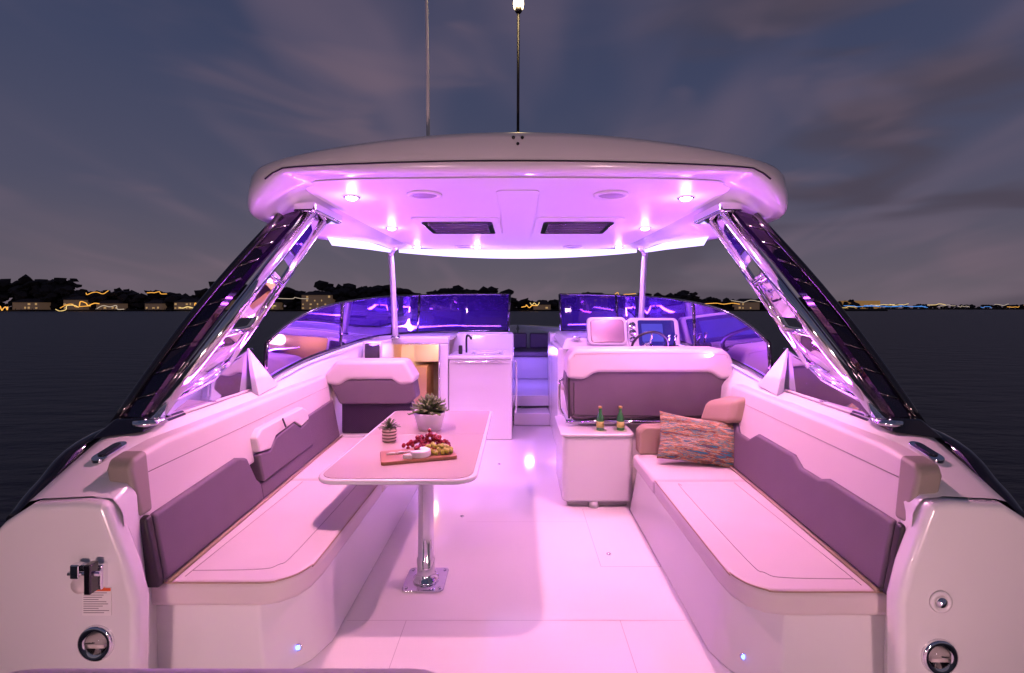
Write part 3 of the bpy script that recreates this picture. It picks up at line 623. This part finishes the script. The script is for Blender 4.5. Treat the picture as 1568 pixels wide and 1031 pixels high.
def ring(off,zf):
    r=[]
    for (x,y) in outl:
        dx,dy=x-cx,y-cy
        fx=1-off/1.69; fy=1-off/1.9
        r.append((cx+dx*fx,cy+dy*fy,zf(x,y)))
    return r
mid=lambda a:(lambda x,y: zlow(x,y)*(1-a)+ztop(x,y)*a)
rings=[ring(.9,lambda x,y:ztop(x*.45,y)),ring(.25,lambda x,y:ztop(x*.85,y)),ring(.07,lambda x,y:ztop(x,y)),ring(.03,lambda x,y:ztop(x,y)-.012),ring(.012,mid(.8)),ring(.0,mid(.4)),ring(.0,mid(.18)),ring(.008,mid(.06)),ring(.022,lambda x,y:zlow(x,y)-.0),ring(.07,lambda x,y:zlow(x,y)*.9+2.45*.1),ring(.16,lambda x,y:zlow(x,y)*.35+2.45*.65),ring(.26,lambda x,y:2.45),ring(.5,lambda x,y:2.45)]
loft('shell',rings,GEL,ht,smooth=True,closed=True,caps=True)
prism('ceiling_liner',[(cx+(x-cx)*.82,cy+(y-cy)*.93) for x,y in outl],2.440,2.4475,CEIL,ht,bevel=.003)
prism('ceiling_centre_panel',rrect(-.14,.14,3.1,6.1,.05),2.432,2.4395,CEIL,ht,bevel=.003)
seam_pts=[]
for i,(x,y) in enumerate(outl):
    if y<2.775 : seam_pts.append((x,y-.004,zlow(x,y)*.80+ztop(x,y)*.20+.005))
seam_pts.sort(key=lambda p:p[0])
tube('fascia_seam',seam_pts,.005,BLKM,ht,seg=8)
for (x,z) in ((-.025,2.635),(.025,2.635),(0,2.60)): lathe('fascia_screw',[(0,-.004),(.009,-.002),(.009,.006)],(x,2.705,z),BLKM,ht,seg=10,axis='y')
HG=mat('hatch_glass',(.20,.13,.26),.1,coat=1); SG=mat('speaker_grille',(.35,.30,.38),.4,metal=.3)
for s in (-1,1):
    h=empty('ceiling_hatch',(s*.54,4.5,2.43))
    x0,x1=(.22,.84)
    a0,a1=(s*x0,s*x1) if s>0 else (s*x1,s*x0)
    prism('trim',rrect(a0-.06,a1+.06,4.02,4.90,.05),2.426,2.4395,CEIL,h,bevel=.004)
    prism('frame',rrect(a0,a1,4.17,4.80,.04),2.416,2.4255,BLK,h,bevel=.004)
    for k in range(4): prism('louvre',rrect(a0+.05,a1-.05,4.25+.13*k,4.33+.13*k,.01),2.411,2.4155,HG,h,bevel=.002)
    for (y,x) in ((3.22,.62),(5.94,.67)):
        e=empty('ceiling_speaker',(s*x,y,2.43))
        lathe('ring',[(.115,-.001),(.115,-.012),(.085,-.014),(.085,-.004)],(s*x,y,2.439),CEIL,e,seg=36)
        lathe('grille',[(.085,-.004),(.08,-.009),(.0,-.010)],(s*x,y,2.439),SG,e,seg=36)
HDR=emis('header_frame_glow',(.58,.45,1),2.6)  # light on the windscreen's upper frame, put in as emission
for s in (-1,1):
    mobj('side_header_glow',[(s*1.615,3.95,2.36),(s*1.56,6.05,2.405),(s*1.56,6.05,2.37),(s*1.60,5.2,2.31),(s*1.615,4.2,2.225)],[(0,1,2,3,4)],HDR,ht)
hp=[]
for i in range(17):
    t=-1+2*i/16; hp.append([(t*1.52,6.3-.12*t*t,2.44),(t*1.52,6.3-.12*t*t,2.325+.065*t*t)])
loft('front_header_glow',hp,HDR,ht,smooth=True)
for s in (-1,1):
    tube('windscreen_post',catmull([(s*1.50,5.9,2.42),(s*1.575,6.0,2.36),(s*1.57,6.02,2.2),(s*1.53,6.05,1.31)],6),.037,SATIN,ht)
    lathe('post_foot',[(.06,0),(.06,.012),(.036,.03)],(s*1.53,6.05,1.305),CHROME,ht)

# ---------------- struts ----------------
for s in (-1,1):
    e=empty('hardtop_support_frame',(s*1.7,3,1.7))
    A0=Vector((s*1.90,2.52,1.10)); A1=Vector((s*1.42,3.36,2.36))
    B0=Vector((s*1.90,3.16,1.32)); B1=Vector((s*1.455,3.62,2.33))
    tube('main_tube',[A0,A1],.038,CHROME,e,seg=20)
    tube('second_tube',[B0+(B0-B1)*.05,B1],.028,CHROME,e,seg=16)
    tube('foot_brace',[A0+(A1-A0)*.06,Vector((s*1.90,3.0,1.24)),B0],.022,CHROME,e)
    for t in (.34,.64):
        tube('cross_rung',[A0+(A1-A0)*t,B0+(B1-B0)*(t-.12)],.022,CHROME,e)
    for t in (.0,.35,.68):
        p0=A0+(A1-A0)*(t+.06); p1=A0+(A1-A0)*min(.97,t+.32); q0=B0+(B1-B0)*(max(0,t-.05)); q1=B0+(B1-B0)*(t+.2)
        mobj('infill_pane',[p0,p1,q1,q0],[(0,1,2,3)],WING,e)
    C=lambda t:Vector((s*(2.06-.50*t),2.46+.72*t,1.075+1.215*t))
    D_=lambda t:Vector((s*(1.93-.48*t),2.46+.82*t,1.115+1.24*t))
    nn=10
    sc=[]
    for i in range(nn+1):
        t=i/nn; c=C(t); d=D_(t); bulge=Vector((s*.03,-.03,0))*math.sin(math.pi*t)
        o_=Vector((-s*.02,.05,0))
        sc.append([c+bulge,d+bulge,d+bulge+o_,c+bulge+o_])
    loft('outer_wing',sc,[WING],e,smooth=False,closed=True,caps=True)
    tube('outer_wing_edge',[x[0] for x in sc],.024,BLK,e,seg=10)
    for i in range(1,nn):
        tube('wing_rib',[sc[i][0],sc[i][1]],.008,BLK,e,seg=6)
    box('head_mount',min(s*1.36,s*1.52),max(s*1.36,s*1.52),3.25,3.75,2.33,2.40,CHROME,e,bevel=.02)
    lathe('foot_flange',[(.0,.03),(.07,.025),(.085,.0)],(s*1.91,2.50,1.085),CHROME,e)
    extrude('foot_fairing',[(s*2.08,2.34,1.04),(s*1.86,2.40,1.06),(s*1.87,2.75,1.075),(s*2.09,2.75,1.10)],[(s*2.04,2.44,1.12),(s*1.90,2.46,1.125),(s*1.90,2.72,1.13),(s*2.05,2.72,1.14)],BLK,e,bevel=.015)

# deck fittings on the gunwale
for s in (-1,1):
    e=empty('pop_up_cleat',(s*1.88,2.26,1.0))
    pts=rot(rrect(-.035,.035,-.075,.075,.033),(s*1.90,2.25),s*.1)
    extrude('plate',[(x,y,.985+.3*(y-2.2)) for x,y in pts],[(x,y,1.005+.3*(y-2.2)) for x,y in pts],CHROME,e,bevel=.004)
    pts=rot(rrect(-.02,.02,-.05,.05,.018),(s*1.90,2.25),s*.1)
    extrude('horn',[(x,y,1.005+.3*(y-2.2)) for x,y in pts],[(x,y,1.012+.3*(y-2.2)) for x,y in pts],BLK,e,bevel=.002)
LEDL=mat('led_lens',(.8,.75,.7),.15); REFL=mat('satin_reflector',(.75,.7,.7),.25,metal=.8)
for (x,z) in ((-1.68,.345),(1.68,.29)):
    e=empty('stern_docking_light',(x,1.93,z))
    lathe('bezel',[(.046,-.004),(.056,-.016),(.068,-.012),(.072,0)],(x,1.93,z),CHROME,e,seg=40,axis='y')
    lathe('reflector',[(.0,-.002),(.046,-.004)],(x,1.93,z),REFL,e,seg=32,axis='y')
    box('led_bar',x-.04,x+.04,1.918,1.926,z-.016,z-.002,LEDL,e,bevel=.002)
    lathe('dome_lens',[(.0,-.026),(.02,-.024),(.036,-.017),(.046,-.006)],(x,1.93,z),LENS,e,seg=32,axis='y')
e=empty('washdown_outlet',(1.685,1.93,.51))
lathe('flange',[(.045,-.002),(.042,-.01),(.03,-.012),(.028,-.004)],(1.685,1.93,.51),GEL,e,seg=32,axis='y')
lathe('nozzle',[(.0,-.02),(.018,-.016),(.026,-.004)],(1.685,1.93,.51),CHROME,e,seg=24,axis='y')
e=empty('transom_latch_hook',(-1.69,1.92,.62))
prism('mount',[(-1.745,1.90),(-1.635,1.90),(-1.635,1.935),(-1.745,1.935)],.57,.67,CHROME,e,bevel=.008)
lathe('hook_wheel',[(.0,-.03),(.032,-.028),(.036,-.01),(.036,0)],(-1.70,1.90,.605),VINW,e,seg=24,axis='y')
box('bracket_a',-1.735,-1.70,1.87,1.90,.63,.685,CHROME,e,bevel=.005)
box('bracket_b',-1.672,-1.645,1.86,1.90,.575,.69,BLK,e,bevel=.005)
tube('bolt',[(-1.75,1.885,.645),(-1.63,1.885,.645)],.009,CHROME,e)
e=empty('warning_label',(-1.68,1.927,.51))
box('paper',-1.735,-1.62,1.9265,1.929,.455,.565,mat('label_white',(.8,.78,.76),.5),e,bevel=0)
box('red_header',-1.733,-1.622,1.9255,1.9262,.553,.565,mat('label_red',(.75,.12,.03),.5),e,bevel=0)
ink=mat('label_ink',(.12,.10,.10),.6)
for i in range(10):
    z=.546-i*.0088
    x1=-1.626-random.uniform(0,.03)
    box('text_line',-1.730,x1 if i%4!=3 else -1.67,1.9255,1.9262,z-.001,z+.001,ink,e,bevel=0)

# antenna and mast light
e=empty('whip_antenna',(-.61,3.35,2.7))
tube('whip',[(-.62,3.35,2.66),(-.625,3.35,3.4),(-.645,3.35,4.6)],[.014,.011,.008],mat('antenna_white',(.85,.84,.82),.4),e)
lathe('ferrule',[(.02,0),(.02,.09),(.013,.1)],(-.62,3.35,2.66),GEL,e)
e=empty('masthead_light',(0.01,3.5,3.9))
tube('mast',[(0,3.5,2.68),(.004,3.5,3.85)],.010,BLKM,e)
lathe('lamp_housing',[(.02,-.03),(.026,-.02),(.026,0)],(.005,3.5,3.85),BLKM,e,seg=20)
lathe('lamp_lens',[(.0,.08),(.022,.074),(.036,.05),(.038,.03),(.032,0)],(.005,3.5,3.85),emis('masthead_lamp',(1,.74,.34),14),e,seg=20)

# ---------------- lamps ----------------
def light(kind,name,loc,energy,col,rot_=(0,0,0),size=.1,sy=None,spot=None,blend=.5,parent=None):
    l=bpy.data.lights.new(name,kind); l.energy=energy; l.color=col
    if kind=='AREA':
        l.size=size
        if sy: l.shape='RECTANGLE'; l.size_y=sy
    elif kind=='SPOT': l.spot_size=math.radians(spot); l.spot_blend=blend; l.shadow_soft_size=size
    else: l.shadow_soft_size=size
    o=bpy.data.objects.new(name,l); o.location=loc; o.rotation_euler=rot_; put(o,parent); return o
DL=emis('downlight_lens',(1,.90,.92),25)
PINK=(1,.40,.56); MAG=(1,.34,.74); VIO=(.56,.22,1)
for (x,y,c,p) in ((-1.13,3.29,PINK,165),(1.15,3.31,PINK,165),(-1.19,4.56,MAG,92),(1.20,4.56,MAG,92),(-1.24,5.95,VIO,78),(-.50,5.95,VIO,78),(1.24,5.95,VIO,78)):
    e=empty('ceiling_downlight',(x,y,2.43))
    lathe('bezel',[(.042,-.002),(.046,-.012),(.056,-.010),(.060,0)],(x,y,2.4395),CHROME,e,seg=28)
    lathe('lens',[(.0,-.028),(.022,-.024),(.036,-.014),(.042,-.004)],(x,y,2.4395),DL,e,seg=24)
    light('SPOT','lamp',(x,y,2.40),p,c,size=.03,spot=155,blend=.85,parent=e)
    light('POINT','spill',(x,y,2.36),1.4,(1,.5,.8),size=.04,parent=e)
strip=empty('coaming_led_strip',(0,5,1.2))
for s in (-1,1):
    light('AREA','strip_lamp',(s*1.70,5.0,1.25),27,(.42,.11,1),rot_=(math.radians(180),math.radians(s*-20),0),size=.05,sy=1.9,parent=strip)
    light('AREA','strip_lamp_aft',(s*1.72,3.2,1.12),26,(.55,.08,1),rot_=(math.radians(180),math.radians(s*-22),0),size=.05,sy=1.4,parent=strip)
light('AREA','front_strip_lamp',(-.9,6.9,1.36),26,(.36,.12,1),rot_=(math.radians(165),0,0),size=1.3,sy=.05,parent=strip)
light('AREA','front_strip_lamp_b',(1.1,6.9,1.38),20,(.36,.12,1),rot_=(math.radians(165),0,0),size=.9,sy=.05,parent=strip)
light('POINT','cabin_lamp',(-1.15,6.7,1.1),5,(1,.55,.35),size=.08,parent=cw)
light('POINT','bow_courtesy_lamp',(.2,8.3,.95),20,(.30,.14,1),size=.08,parent=bw)
light('POINT','masthead_glow',(.005,3.44,3.9),5,(1,.7,.35),size=.03)
sl=empty('stern_fill_lamp',(0,-.5,1.2))  # fill lamps added behind the camera to light the quarter mouldings
for s in (-1,1):
    light('AREA','lamp',(s*1.2,-.45,.9),27,(1,.58,.62),rot_=(math.radians(88),0,0),size=.3,sy=.1,parent=sl)
    box('housing',s*1.2-.16,s*1.2+.16,-.60,-.47,.75,1.0,GEL,sl,bevel=.02)  # housing added to go with the fill lamp
